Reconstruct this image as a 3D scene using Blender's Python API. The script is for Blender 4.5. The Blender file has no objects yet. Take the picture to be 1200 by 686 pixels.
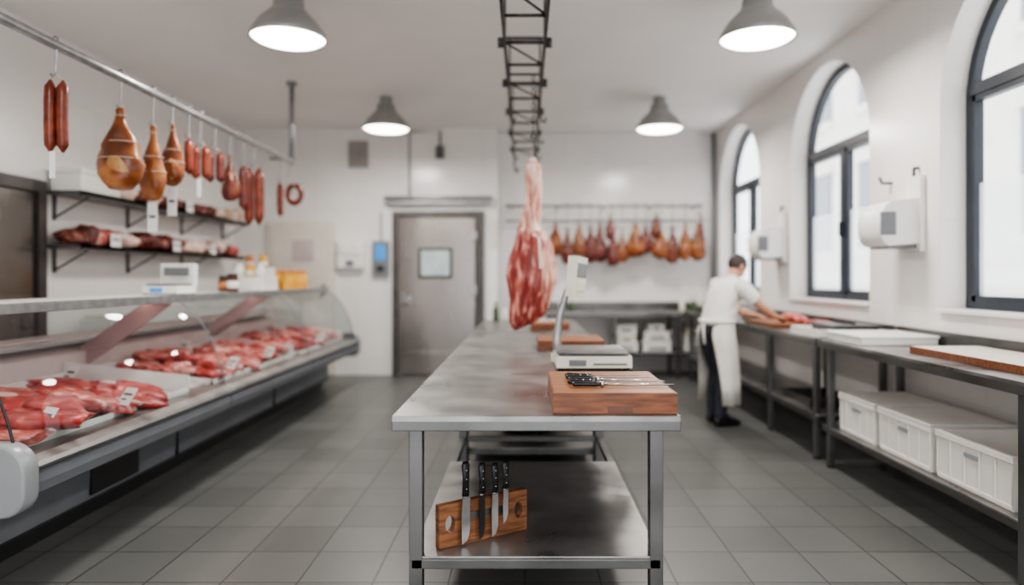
import bpy, bmesh, math, random
from mathutils import Vector, Matrix, noise
random.seed(7)
S=bpy.context.scene
COL=S.collection

# ---------------------------------------------------------------- materials
def lin(c):
    return tuple(((v/255)/12.92 if v/255<=0.04045 else ((v/255+0.055)/1.055)**2.4) for v in c)+(1,)
def newmat(name):
    m=bpy.data.materials.new(name); m.use_nodes=True
    nt=m.node_tree; return m,nt,nt.nodes['Principled BSDF'],nt.nodes['Material Output']
def pm(name,c1,c2=None,scale=6,rough=.5,metal=0,bump=0,detail=4,lo=.35,hi=.65,stretch=None,c3=None,spec=.5,coat=0,sss=0,rvar=0):
    m,nt,p,o=newmat(name); N=nt.nodes; L=nt.links
    p.inputs['Base Color'].default_value=lin(c1); p.inputs['Roughness'].default_value=rough
    p.inputs['Metallic'].default_value=metal; p.inputs['Specular IOR Level'].default_value=spec
    p.inputs['Coat Weight'].default_value=coat
    if sss: p.inputs['Subsurface Weight'].default_value=sss; p.inputs['Subsurface Radius'].default_value=(.02,.008,.005)
    if c2 or bump or rvar:
        tc=N.new('ShaderNodeTexCoord'); mp=N.new('ShaderNodeMapping'); nz=N.new('ShaderNodeTexNoise')
        if stretch: mp.inputs['Scale'].default_value=stretch
        nz.inputs['Scale'].default_value=scale; nz.inputs['Detail'].default_value=detail
        L.new(tc.outputs['Object'],mp.inputs[0]); L.new(mp.outputs[0],nz.inputs['Vector'])
        if c2:
            r=N.new('ShaderNodeValToRGB'); e=r.color_ramp.elements
            e[0].position=lo; e[0].color=lin(c1); e[1].position=hi; e[1].color=lin(c2)
            if c3:
                q=e.new((lo+hi)/2); q.color=lin(c3)
            L.new(nz.outputs['Fac'],r.inputs[0]); L.new(r.outputs[0],p.inputs['Base Color'])
        if bump:
            b=N.new('ShaderNodeBump'); b.inputs['Strength'].default_value=bump; b.inputs['Distance'].default_value=.01
            L.new(nz.outputs['Fac'],b.inputs['Height']); L.new(b.outputs[0],p.inputs['Normal'])
        if rvar:
            mr=N.new('ShaderNodeMapRange'); mr.inputs['From Min'].default_value=.3; mr.inputs['From Max'].default_value=.7
            mr.inputs['To Min'].default_value=rough-rvar; mr.inputs['To Max'].default_value=rough+rvar
            L.new(nz.outputs['Fac'],mr.inputs[0]); L.new(mr.outputs[0],p.inputs['Roughness'])
    return m
def tilemat(name,c,cm,axes,size,mortar,rough,var=.04,h=None,offset=0):
    m,nt,p,o=newmat(name); N=nt.nodes; L=nt.links
    tc=N.new('ShaderNodeTexCoord'); sp=N.new('ShaderNodeSeparateXYZ'); cb=N.new('ShaderNodeCombineXYZ')
    L.new(tc.outputs['Object'],sp.inputs[0])
    L.new(sp.outputs[axes[0]],cb.inputs[0]); L.new(sp.outputs[axes[1]],cb.inputs[1])
    b=N.new('ShaderNodeTexBrick'); b.offset=offset; b.squash=1
    b.inputs['Scale'].default_value=1; b.inputs['Brick Width'].default_value=size; b.inputs['Row Height'].default_value=h or size
    b.inputs['Mortar Size'].default_value=mortar; b.inputs['Mortar Smooth'].default_value=.3
    c2=tuple(min(255,v*(1+var)) for v in c); c1=tuple(v*(1-var) for v in c)
    b.inputs['Color1'].default_value=lin(c1); b.inputs['Color2'].default_value=lin(c2); b.inputs['Mortar'].default_value=lin(cm)
    L.new(cb.outputs[0],b.inputs['Vector'])
    nz=N.new('ShaderNodeTexNoise'); nz.inputs['Scale'].default_value=1.3; nz.inputs['Detail'].default_value=8
    L.new(tc.outputs['Object'],nz.inputs['Vector'])
    mx=N.new('ShaderNodeMix'); mx.data_type='RGBA'; mx.blend_type='OVERLAY'; mx.inputs[0].default_value=.2
    L.new(b.outputs['Color'],mx.inputs[6]); L.new(nz.outputs['Fac'],mx.inputs[7]); L.new(mx.outputs[2],p.inputs['Base Color'])
    p.inputs['Roughness'].default_value=rough
    bp=N.new('ShaderNodeBump'); bp.inputs['Strength'].default_value=.25; bp.inputs['Distance'].default_value=.004; bp.invert=True
    L.new(b.outputs['Fac'],bp.inputs['Height']); L.new(bp.outputs[0],p.inputs['Normal'])
    return m
def glassmat(name,tint,base=.03,amt=.5,extra=0,rough=.02):
    m,nt,p,o=newmat(name); N=nt.nodes; L=nt.links; N.remove(p)
    t=N.new('ShaderNodeBsdfTransparent'); t.inputs[0].default_value=lin(tint)
    g=N.new('ShaderNodeBsdfGlossy'); g.inputs['Roughness'].default_value=rough; g.inputs['Color'].default_value=(.9,.9,.9,1)
    lw=N.new('ShaderNodeLayerWeight'); lw.inputs['Blend'].default_value=.5
    pw=N.new('ShaderNodeMath'); pw.operation='POWER'; pw.inputs[1].default_value=4; L.new(lw.outputs['Facing'],pw.inputs[0])
    ma=N.new('ShaderNodeMath'); ma.operation='MULTIPLY_ADD'; ma.inputs[1].default_value=amt; ma.inputs[2].default_value=base; L.new(pw.outputs[0],ma.inputs[0])
    mx=N.new('ShaderNodeMixShader'); L.new(ma.outputs[0],mx.inputs[0]); L.new(t.outputs[0],mx.inputs[1]); L.new(g.outputs[0],mx.inputs[2])
    out=mx
    if extra:
        d=N.new('ShaderNodeBsdfTranslucent'); d.inputs[0].default_value=(.93,.95,.98,1)
        m2=N.new('ShaderNodeMixShader'); m2.inputs[0].default_value=extra
        L.new(mx.outputs[0],m2.inputs[1]); L.new(d.outputs[0],m2.inputs[2]); out=m2
    L.new(out.outputs[0],o.inputs[0]); return m
def emis(name,c,s):
    m,nt,p,o=newmat(name); p.inputs['Base Color'].default_value=lin(c); p.inputs['Emission Color'].default_value=lin(c); p.inputs['Emission Strength'].default_value=s; return m

M={}
M['wall']=pm('wall_paint',(234,230,227),(238,234,231),scale=2,rough=.32,bump=.02)
M['wallback']=tilemat('wall_panel_white',(232,229,226),(212,209,206),(0,2),.62,.003,.2,.008)
M['wallside']=tilemat('wall_tile_white_side',(234,230,227),(224,220,217),(1,2),.62,.003,.25,.008)
M['ceil']=pm('ceiling_paint',(242,239,236),(238,235,232),scale=1.5,rough=.8)
M['floor']=tilemat('floor_tile_grey',(94,95,93),(62,62,61),(0,1),.36,.006,.36,.07)
M['steel']=pm('brushed_steel',(98,98,97),(120,120,119),scale=3,rough=.36,metal=.85,detail=8,rvar=.08)
M['steeltop']=pm('worktop_steel_worn',(126,124,122),(176,174,172),scale=3.6,rough=.36,metal=.85,detail=10,bump=.03,rvar=.11,lo=.32,hi=.72)
M['steeldark']=pm('steel_dark',(84,83,82),(108,107,106),scale=4,rough=.4,metal=.85,detail=8,rvar=.1)
M['door']=pm('door_steel',(132,126,122),(154,148,144),scale=1.2,rough=.27,metal=.95,stretch=(1,1,.4),rvar=.06)
M['doordark']=pm('door_frame_dark',(80,77,75),(92,88,86),rough=.4,metal=.6)
M['rail']=pm('track_iron',(72,70,70),(98,95,94),scale=20,rough=.5,metal=.7)
M['galv']=pm('galvanised_pipe',(144,144,146),(166,166,166),scale=14,rough=.35,metal=.7)
M['frame']=pm('window_frame_dark',(46,52,60),(52,58,66),rough=.4)
M['white']=pm('white_plastic',(232,231,227),(226,225,221),rough=.35)
M['offw']=pm('ivory_plastic',(226,221,206),(220,215,200),rough=.4)
M['cream']=pm('cream_panel',(222,216,206),(216,210,198),rough=.4)
M['black']=pm('black_plastic',(22,22,24),(30,30,32),rough=.35)
M['grey']=pm('grey_plastic',(112,114,118),(120,122,126),rough=.4)
M['dgrey']=pm('dark_grey_panel',(106,109,115),(114,117,122),scale=3,rough=.35)
M['lgrey']=pm('light_grey_bumper',(140,144,147),(148,152,154),scale=3,rough=.3)
M['mauve']=pm('case_bracket_mauve',(156,128,130),(168,140,140),scale=5,rough=.35)
M['blue']=emis('blue_screen',(60,130,190),.35)
M['chrome']=pm('knife_steel',(190,190,192),(205,205,208),scale=20,rough=.18,metal=1)
M['wood']=pm('board_wood',(90,50,30),(132,80,48),scale=6,rough=.42,stretch=(1.2,14,8),detail=6,bump=.05)
M['woodtop']=pm('board_wood_top',(132,82,50),(166,114,76),scale=5,rough=.42,stretch=(1.2,14,8),detail=7,bump=.06)
M['woodblk']=pm('rack_wood',(96,60,38),(144,96,62),scale=5,rough=.5,stretch=(2,2,16),detail=6)
M['meat']=pm('raw_meat',(156,44,42),(232,184,172),scale=13,rough=.34,detail=7,lo=.46,hi=.72,c3=(188,76,70),sss=.1,bump=.12)
M['meat2']=pm('raw_meat_pink',(186,84,76),(238,200,188),scale=17,rough=.34,detail=6,lo=.43,hi=.70,c3=(206,116,106),sss=.1,bump=.12)
M['meatd']=pm('dried_meat_slab',(86,42,37),(186,138,120),scale=14,rough=.4,detail=5,lo=.42,hi=.72,c3=(122,62,52),bump=.2)
M['fat']=pm('meat_fat',(222,188,174),(236,214,202),scale=14,rough=.35,sss=.15)
M['leg']=pm('hanging_leg_meat',(148,72,62),(228,188,168),scale=8,rough=.36,detail=8,lo=.34,hi=.62,c3=(196,132,116),stretch=(3.6,2,.8),sss=.1,bump=.25)
M['legred']=pm('hanging_leg_cut',(124,44,42),(222,168,152),scale=9,rough=.36,detail=8,lo=.42,hi=.68,c3=(164,80,72),stretch=(3,2,.7),sss=.1,bump=.2)
M['ham1']=pm('ham_skin_orange',(96,50,26),(164,106,60),scale=7,rough=.33,detail=4,c3=(130,70,34),bump=.15)
M['ham2']=pm('ham_skin_dark',(80,34,24),(134,76,52),scale=10,rough=.35,detail=4,c3=(104,48,32),bump=.2)
M['ham3']=pm('ham_cured_red',(72,28,28),(128,64,56),scale=14,rough=.4,detail=4,bump=.2)
M['hamtan']=pm('ham_face_tan',(150,100,56),(184,138,90),scale=9,rough=.4)
M['saus']=pm('sausage_red',(96,34,22),(136,60,36),scale=14,rough=.32,c3=(114,46,27),bump=.1)
M['sausd']=pm('sausage_dark',(80,32,27),(112,50,40),scale=20,rough=.4,bump=.15)
M['string']=pm('butcher_string',(195,184,168),rough=.8)
M['card']=pm('white_card',(232,232,230),(226,226,224),rough=.6)
M['ink']=pm('card_print',(90,95,110),rough=.6)
M['crate']=pm('crate_plastic',(230,226,220),(222,218,212),scale=3,rough=.4)
M['yellow']=pm('mustard_yellow',(212,152,44),(222,170,74),rough=.3)
M['orange']=pm('label_orange',(204,118,66),(214,136,84),rough=.4)
M['jar']=pm('jar_brown',(80,44,30),(100,58,40),rough=.3)
M['shirt']=pm('shirt_cotton',(236,234,230),(228,226,222),scale=8,rough=.8,bump=.3)
M['apron']=pm('apron_cloth',(238,234,226),(226,220,211),scale=5,rough=.8,bump=.3)
M['pants']=pm('trousers_dark',(36,38,46),(44,46,54),scale=8,rough=.8)
M['skin']=pm('skin',(196,144,120),(208,158,134),scale=12,rough=.5,sss=.1)
M['hair']=pm('hair_dark',(50,42,38),(74,64,58),scale=60,rough=.6,bump=.3)
M['lens']=emis('lamp_lens',(255,248,238),9)
M['tube']=emis('case_tube',(255,214,206),4.5)
M['shade']=pm('lamp_aluminium',(158,158,156),(172,172,170),scale=6,rough=.35,metal=.5)
M['glass']=glassmat('case_glass',(238,242,242),.035,.35)
M['wglass']=glassmat('window_glass',(248,251,252),.03,.5)
M['frost']=glassmat('window_glass_frosted',(242,247,252),.03,.3,.55)
M['doorglass']=pm('door_window_glass',(176,196,196),(196,210,210),rough=.08)
M['stone']=pm('facade_stone',(222,218,212),(232,228,222),scale=2,rough=.8)
M['stoned']=pm('facade_window_dark',(130,136,142),rough=.3)
M['bottle']=pm('bottle_glass_green',(70,90,60),rough=.1)
M['vent']=pm('vent_grey',(160,154,150),rough=.5)
M['evap']=pm('case_interior',(192,178,176),(202,190,188),rough=.35)
M['pack']=pm('paper_pack',(196,176,150),(210,192,168),scale=8,rough=.6)

# ---------------------------------------------------------------- builder
class B:
    def __init__(s,name): s.n=name; s.v=[]; s.f=[]; s.fm=[]; s.fs=[]; s.ms=[]
    def mi(s,k):
        m=M[k]
        if m not in s.ms: s.ms.append(m)
        return s.ms.index(m)
    def add(s,vs,fs,k,sm=False,T=None):
        o=len(s.v); i=s.mi(k)
        for v in vs:
            v=Vector(v); s.v.append(T@v if T else v)
        for f in fs: s.f.append([o+a for a in f]); s.fm.append(i); s.fs.append(sm)
        return s
    def box(s,x0,x1,y0,y1,z0,z1,k,T=None):
        vs=[(x,y,z) for z in (z0,z1) for y in (y0,y1) for x in (x0,x1)]
        return s.add(vs,[(0,2,3,1),(4,5,7,6),(0,1,5,4),(2,6,7,3),(0,4,6,2),(1,3,7,5)],k,False,T)
    def tube(s,pts,r,k,n=10,caps=True,ref=None,sm=True,T=None,a0=0):
        pts=[Vector(p) for p in pts]; m=len(pts)
        rs=r if isinstance(r,(list,tuple)) else [r]*m
        t0=(pts[1]-pts[0]).normalized()
        u=Vector(ref) if ref else (Vector((0,0,1)) if abs(t0.z)<.9 else Vector((1,0,0)))
        vs=[]
        for i,p in enumerate(pts):
            if i==0:t=pts[1]-pts[0]
            elif i==m-1:t=pts[-1]-pts[-2]
            else:t=(pts[i+1]-pts[i]).normalized()+(pts[i]-pts[i-1]).normalized()
            t=t.normalized() if t.length>1e-9 else t0
            u=(u-t*u.dot(t)).normalized(); w=t.cross(u)
            a,b=rs[i] if isinstance(rs[i],(list,tuple)) else (rs[i],rs[i])
            for j in range(n):
                an=2*math.pi*j/n+a0; vs.append(p+u*(a*math.cos(an))+w*(b*math.sin(an)))
        fs=[(i*n+j,i*n+(j+1)%n,(i+1)*n+(j+1)%n,(i+1)*n+j) for i in range(m-1) for j in range(n)]
        if caps: fs+= [tuple(range(n))[::-1], tuple((m-1)*n+j for j in range(n))]
        return s.add(vs,fs,k,sm,T)
    def lathe(s,prof,c,k,n=20,sx=1,sy=1,sm=True,T=None,jit=0,seed=0):
        vs=[];m=len(prof)
        for (r,z) in prof:
            for j in range(n):
                a=2*math.pi*j/n; p=Vector((c[0]+r*sx*math.cos(a),c[1]+r*sy*math.sin(a),c[2]+z))
                if jit: 
                    q=noise.noise(p*9+Vector((seed,0,0)))*jit*min(1,r*14); p.x+=q*math.cos(a);p.y+=q*math.sin(a)
                vs.append(p)
        fs=[(i*n+j,i*n+(j+1)%n,(i+1)*n+(j+1)%n,(i+1)*n+j) for i in range(m-1) for j in range(n)]
        if prof[0][0]>1e-6: fs.append(tuple(range(n))[::-1])
        if prof[-1][0]>1e-6: fs.append(tuple((m-1)*n+j for j in range(n)))
        return s.add(vs,fs,k,sm,T)
    def blob(s,c,r,k,rot=0,seed=0,amp=.2,n=16,m=9,tilt=0,fq=1.2,pw=.75,sp=1):
        vs=[];c=Vector(c); R=Matrix.Rotation(rot,3,'Z')@Matrix.Rotation(tilt,3,'Y')
        for i in range(m+1):
            th=math.pi*i/m
            for j in range(n):
                ph=2*math.pi*j/n
                st=abs(math.sin(th))**sp; ct=math.cos(th)
                d=Vector((st*math.cos(ph),st*math.sin(ph),math.copysign(abs(ct)**pw,ct)))
                q=1+amp*noise.noise(d*fq+Vector((seed*3.1,seed,0)))*1.6
                vs.append(c+R@Vector((d.x*r[0]*q,d.y*r[1]*q,d.z*r[2]*(1+amp*noise.noise(d*2+Vector((0,seed,5)))))))
        fs=[(i*n+j,(i+1)*n+j,(i+1)*n+(j+1)%n,i*n+(j+1)%n) for i in range(m) for j in range(n)]
        return s.add(vs,fs,k,True)
    def build(s,bevel=0,parent=None,seg=2):
        me=bpy.data.meshes.new(s.n); me.from_pydata([tuple(v) for v in s.v],[],s.f)
        for m in s.ms: me.materials.append(m)
        me.polygons.foreach_set('material_index',s.fm); me.polygons.foreach_set('use_smooth',s.fs)
        bm=bmesh.new(); bm.from_mesh(me); bmesh.ops.remove_doubles(bm,verts=bm.verts,dist=1e-6)
        bmesh.ops.recalc_face_normals(bm,faces=bm.faces); bm.to_mesh(me); bm.free(); me.update()
        o=bpy.data.objects.new(s.n,me); COL.objects.link(o)
        if bevel:
            b=o.modifiers.new('bevel','BEVEL'); b.width=bevel; b.segments=seg; b.limit_method='ANGLE'; b.angle_limit=math.radians(50)
            b.use_clamp_overlap=True
        if parent: o.parent=parent
        return o

# ---------------------------------------------------------------- room
CZ=3.66; XL=-4.29; XR=2.93; YB=10.1; YB2=10.5; XS=-.40; Y0=-1.6
B('floor').box(XL-.2,XR+.3,Y0,YB2+.2,-.12,0,'floor').build()
B('ceiling').box(XL-.2,XR+.3,Y0,YB2+.2,CZ,CZ+.12,'ceil').build()
B('wall_left').box(XL-.15,XL,Y0,YB+.1,0,CZ,'wallside').build()
w=B('wall_front_unseen'); w.box(XL-.15,-2.2,Y0-.15,Y0,0,CZ,'wallback'); w.box(2.0,XR+.26,Y0-.15,Y0,0,CZ,'wallback'); w.box(-2.2,2.0,Y0-.15,Y0,2.9,CZ,'wallback'); w.build()  # unseen wall with opening, added to cut fill light from behind the camera
w=B('wall_back'); w.box(XL,XS,YB,YB+.15,0,CZ,'wallback'); w.box(XS-.12,XS,YB+.15,YB2,0,CZ,'wallback'); w.box(XS-.12,XR+.3,YB2,YB2+.15,0,CZ,'wallback'); w.build()
wins=[1.23,3.95,6.67,9.39]; R_=.87; ZS=2.66; SILL=1.2; T_=.26
w=B('wall_right')
def q(w,a,b,c,d,k='wallside'): w.add([a,b,c,d],[(0,1,2,3)],k)
prev=Y0
for yc in wins:
    a=yc-R_; b=yc+R_
    w.box(XR,XR+T_,prev,a,0,CZ,'wallside')
    w.box(XR,XR+T_,a,b,0,SILL,'wallside')
    n=24; P=[(yc-R_*math.cos(math.pi*i/n),ZS+R_*math.sin(math.pi*i/n)) for i in range(n+1)]
    for i in range(n):
        (ya,za),(yb,zb)=P[i],P[i+1]
        q(w,(XR,ya,za),(XR,yb,zb),(XR,yb,CZ),(XR,ya,CZ)); q(w,(XR+T_,ya,za),(XR+T_,yb,zb),(XR+T_,yb,CZ),(XR+T_,ya,CZ))
        q(w,(XR,ya,za),(XR,yb,zb),(XR+T_,yb,zb),(XR+T_,ya,za),'wall')
    prev=b
w.box(XR,XR+T_,prev,YB2,0,CZ,'wallside')
w.build()
for i,yc in enumerate(wins):
    w=B('window_%d'%(i+1)); x=XR+.215
    a=yc-R_+.03; b=yc+R_-.03; r=R_-.03
    arc=[(x,yc-r*math.cos(math.pi*t/24),ZS+r*math.sin(math.pi*t/24)) for t in range(25)]
    w.tube([(x,a,SILL+.03),(x,a,ZS)],.045,'frame',n=4,sm=False,a0=math.pi/4)
    w.tube([(x,b,SILL+.03),(x,b,ZS)],.045,'frame',n=4,sm=False,a0=math.pi/4)
    w.tube(arc,.045,'frame',n=4,sm=False,a0=math.pi/4,ref=(1,0,0))
    w.box(x-.035,x+.035,a,b,SILL+.002,SILL+.08,'frame')
    w.box(x-.04,x+.035,a,b,2.71,2.79,'frame')
    w.box(x-.04,x+.035,yc-.04,yc+.04,SILL,2.72,'frame')
    for s in (-1,1):
        p0=a+.03 if s<0 else yc+.04; p1=yc-.04 if s<0 else b-.03
        w.box(x-.03,x+.03,p0,p0+.04,SILL+.08,2.71,'frame'); w.box(x-.03,x+.03,p1-.04,p1,SILL+.08,2.71,'frame')
        w.box(x-.03,x+.03,p0,p1,SILL+.08,SILL+.12,'frame'); w.box(x-.03,x+.03,p0,p1,2.67,2.71,'frame')
        w.add([(x,p0,SILL+.11),(x,p1,SILL+.11),(x,p1,2.10),(x,p0,2.10)],[(0,1,2,3)],'frost')
        w.add([(x,p0,2.10),(x,p1,2.10),(x,p1,2.68),(x,p0,2.68)],[(0,1,2,3)],'wglass')
    g=[(x,yc-r*math.cos(math.pi*t/24),ZS+r*math.sin(math.pi*t/24)) for t in range(25)]
    w.add([(x,a,2.75),(x,b,2.75)]+[p for p in g[::-1] if p[2]>2.76],[tuple(range(2+len([p for p in g if p[2]>2.76])))],'wglass')
    w.box(x-.075,x-.04,yc-.012,yc+.012,1.85,1.99,'black')
    w.build()
    B('trim_%d'%(i+1)).box(XR-.035,XR+.17,yc-R_+.002,yc+R_-.002,SILL+.001,SILL+.03,'wall').build(.006)
w=B('street_facade'); w.box(9,9.5,-6,24,-3,12,'stone')
for yy in range(-4,24,3):
    for zz in (-1.5,2.2,6):
        w.box(8.93,9.02,yy,yy+1.3,zz,zz+2.3,'stoned'); w.box(8.85,9.0,yy-.15,yy+1.45,zz-.18,zz,'stone'); w.box(8.85,9.0,yy-.15,yy+1.45,zz+2.3,zz+2.48,'stone')
w.box(8.7,9,-6,24,1.3,1.6,'stone'); w.build()

# ---- back wall, left half
w=B('door_1'); y=YB-.001
w.box(-1.95,-1.86,y-.07,y,0,2.42,'doordark'); w.box(-.72,-.60,y-.07,y,0,2.42,'doordark'); w.box(-1.86,-.72,y-.07,y,2.33,2.42,'doordark')
w.box(-1.84,-.73,y-.09,y-.02,.03,2.32,'door'); w.box(-1.84,-.73,y-.10,y-.085,.03,.36,'door')
w.box(-1.56,-1.06,y-.105,y-.088,1.43,1.88,'black'); w.box(-1.52,-1.10,y-.11,y-.10,1.47,1.84,'doorglass')
w.tube([(-1.77,y-.15,1.0),(-1.77,y-.15,1.22)],.014,'galv'); w.tube([(-1.77,y-.15,1.02),(-1.77,y-.09,1.02)],.01,'galv'); w.tube([(-1.77,y-.15,1.2),(-1.77,y-.09,1.2)],.01,'galv')
w.box(-1.80,-1.64,y-.13,y-.1,1.07,1.15,'galv')
for z in (.4,1.2,2.0): w.box(-.80,-.70,y-.125,y-.085,z,z+.12,'galv')
w.build(.005)
w=B('door_curtain_track'); w.box(-2.02,-.50,y-.14,y,2.52,2.64,'galv'); w.tube([(-2.05,y-.16,2.6),(-.47,y-.16,2.6)],.03,'galv'); w.build(.004)
w=B('door_2'); w.box(-3.80,-2.78,y-.05,y,0,2.27,'cream'); w.box(-3.73,-2.85,y-.07,y-.04,.02,2.20,'cream'); w.box(-3.42,-3.10,y-.08,y-.065,1.68,2.0,'evap'); w.box(-2.97,-2.93,y-.12,y-.07,1.2,1.34,'steel'); w.build(.006)
w=B('soap_dispenser'); w.box(-2.75,-2.36,y-.13,y,1.58,1.98,'white'); w.box(-2.70,-2.41,y-.15,y-.12,1.78,1.95,'white'); w.box(-2.62,-2.50,y-.135,y-.12,1.60,1.70,'grey'); w.build(.03)
w=B('temperature_controller'); w.box(-2.24,-2.0,y-.09,y,1.48,1.98,'grey'); w.box(-2.20,-2.04,y-.1,y-.085,1.70,1.93,'blue'); w.box(-2.17,-2.07,y-.1,y-.085,1.53,1.62,'black'); w.tube([(-2.12,y-.03,1.98),(-2.12,y-.03,2.4)],.012,'grey'); w.build(.01)
w=B('wall_vent'); w.box(-2.60,-2.31,y-.05,y,3.06,3.46,'vent')
for i in range(6): w.box(-2.57,-2.34,y-.065,y-.045,3.10+i*.055,3.125+i*.055,'galv')
w.build(.004)
w=B('wall_conduit'); w.tube([(-1.70,y-.03,2.64),(-1.70,y-.03,3.60),(-1.25,y-.03,3.60),(-1.25,y-.03,3.38)],.014,'grey'); w.box(-1.31,-1.19,y-.07,y,3.20,3.38,'steeldark'); w.build()
w=B('wall_switch'); w.box(-.49,-.42,y-.03,y,1.9,2.3,'offw'); w.build(.008)
B('baseboard_back').box(-.60,XS,YB-.015,YB,0,.1,'grey').build()
B('corner_pipe').tube([(XR-.04,YB2-.04,1.2),(XR-.04,YB2-.04,CZ)],.03,'lgrey').build()

w=B('door_3'); x=XL+.001
w.box(x,x+.08,5.92,6.02,0,2.29,'doordark'); w.box(x,x+.08,4.7,4.8,0,2.29,'doordark'); w.box(x,x+.08,4.8,5.92,2.19,2.29,'doordark')
w.box(x,x+.05,4.82,5.90,.02,2.18,'door'); w.box(x+.05,x+.06,5.0,5.75,.3,2.0,'door'); w.tube([(x+.1,5.8,1.0),(x+.1,5.8,1.2)],.012,'steel'); w.tube([(x+.1,5.8,1.02),(x+.05,5.8,1.02)],.009,'steel'); w.build(.004)

# ---------------------------------------------------------------- centre tables
def table(name,x0,x1,y0,y1,top,sh,shx,shy,mat='steeltop'):
    w=B(name); t=.06
    w.box(x0,x1,y0,y1,top-.022,top,mat)
    w.box(x0,x1,y0,y0+.02,top-t,top-.022,'steel'); w.box(x0,x1,y1-.02,y1,top-t,top-.022,'steel')
    w.box(x0,x0+.02,y0+.02,y1-.02,top-t,top-.022,'steel'); w.box(x1-.02,x1,y0+.02,y1-.02,top-t,top-.022,'steel')
    lx=(x0+.09,x1-.09); ly=(y0+.06,y1-.06)
    for a in lx:
        for b in ly:
            w.box(a-.027,a+.027,b-.027,b+.027,.02,top-.022,'steel'); w.tube([(a,b,0),(a,b,.02)],.03,'black')
    for a in lx: w.box(a-.02,a+.02,ly[0]+.027,ly[1]-.027,sh-.05,sh-.012,'steel')
    w.box(shx[0],shx[1],shy[0],shy[1],sh-.012,sh,mat)
    w.box(shx[0],shx[1],shy[0]-.002,shy[0]+.02,sh-.05,sh-.012,'steel'); w.box(shx[0],shx[1],shy[1]-.02,shy[1],sh-.05,sh-.012,'steel')
    w.box(lx[0]+.027,lx[1]-.027,ly[1]-.02,ly[1]+.02,sh-.05,sh-.013,'steel')
    w.box(lx[0]+.027,lx[1]-.027,ly[0]-.02,ly[0]+.0,sh-.05,sh-.013,'steel')
    return w.build(.003)
table('steel_work_table',-.527,.618,2.70,4.93,.90,.33,(-.455,.545),(2.735,4.15))
table('steel_work_table',-.527,.618,4.96,6.70,.90,.20,(-.455,.545),(5.0,6.66))
table('steel_work_table',-.527,.618,6.78,8.80,.90,.20,(-.455,.545),(6.82,8.76))
w=B('steel_storage_bin'); w.lathe([(.18,0),(.22,.02),(.24,.16),(.25,.17)],(.02,5.6,.201),'steeldark',n=28); w.build()
w=B('hanging_towel')
vs=[];nn=10
for i in range(nn+1):
    for j in range(7):
        u=i/nn; vv=j/6
        vs.append((.625+.012*math.sin(u*9)*vv+.004, 3.85+u*.42, .90-vv*(.13+.22*(1-u))))
w.add(vs,[(i*7+j,i*7+j+1,(i+1)*7+j+1,(i+1)*7+j) for i in range(nn) for j in range(6)],'grey',True); w.build()

def board(name,x0,x1,y0,y1,z,t,k='woodtop',side='wood',groove=False):
    w=B(name); w.box(x0,x1,y0,y1,z,z+t,side); w.box(x0+.006,x1-.006,y0+.006,y1-.006,z+t-.001,z+t+.0015,k)
    if groove:
        w.box((x0+x1)/2-.03,(x0+x1)/2+.07,y0-.0015,y0+.001,z+t*.08,z+t*.36,'jar')
    return w.build(.005)
board('cutting_board',.113,.612,2.735,3.37,.901,.083,groove=True)
board('cutting_board',.10,.60,5.12,5.62,.901,.07)
board('cutting_board',.06,.46,7.0,7.5,.901,.07)
def knife(name,p,ang,hl,bl,bw,z,hk='black',steel=False):
    w=B(name); T=Matrix.Translation((p[0],p[1],z))@Matrix.Rotation(ang,4,'Z')
    w.tube([(0,0,.014),(hl*.1,0,.015),(hl*.5,0,.014),(hl*.85,0,.013),(hl,0,.014)],[(.008,.010),(.011,.014),(.010,.012),(.010,.012),(.009,.013)],hk,n=12,T=T,ref=(0,0,1))
    if steel:
        w.tube([(hl,0,.014),(hl+.012,0,.014)],.014,'chrome',T=T); w.tube([(hl+.01,0,.013),(hl+bl,0,.009)],[.0065,.003],'chrome',T=T)
    else:
        h=bw/2
        prof=[(hl-.005,-h*.5),(hl+.01,-h),(hl+bl*.7,-h*.8),(hl+bl*.9,-h*.3),(hl+bl,h*.55),(hl+bl*.6,h*.95),(hl,h)]
        n=len(prof); vs=[(a,b,.016) for a,b in prof]+[(a,b,.0135) for a,b in prof]
        w.add(vs,[tuple(range(n))[::-1],tuple(range(n,2*n))]+[(i,(i+1)%n,n+(i+1)%n,n+i) for i in range(n)],'chrome',False,T)
        for t in (.3,.55,.8): w.tube([(hl*t,0,.013),(hl*t,0,.026)],.003,'chrome',n=8,T=T)
    return w.build()
z=.986
knife('boning_knife',(.185,3.13),-.04,.12,.22,.02,z)
knife('carving_knife',(.185,3.07),-.03,.12,.28,.022,z)
knife('honing_steel',(.19,3.00),-.02,.125,.29,0,z,steel=True)
knife('filleting_knife',(.185,2.93),.03,.12,.30,.018,z)
knife('honing_steel',(.20,2.87),.035,.12,.31,0,z,steel=True)

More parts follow.
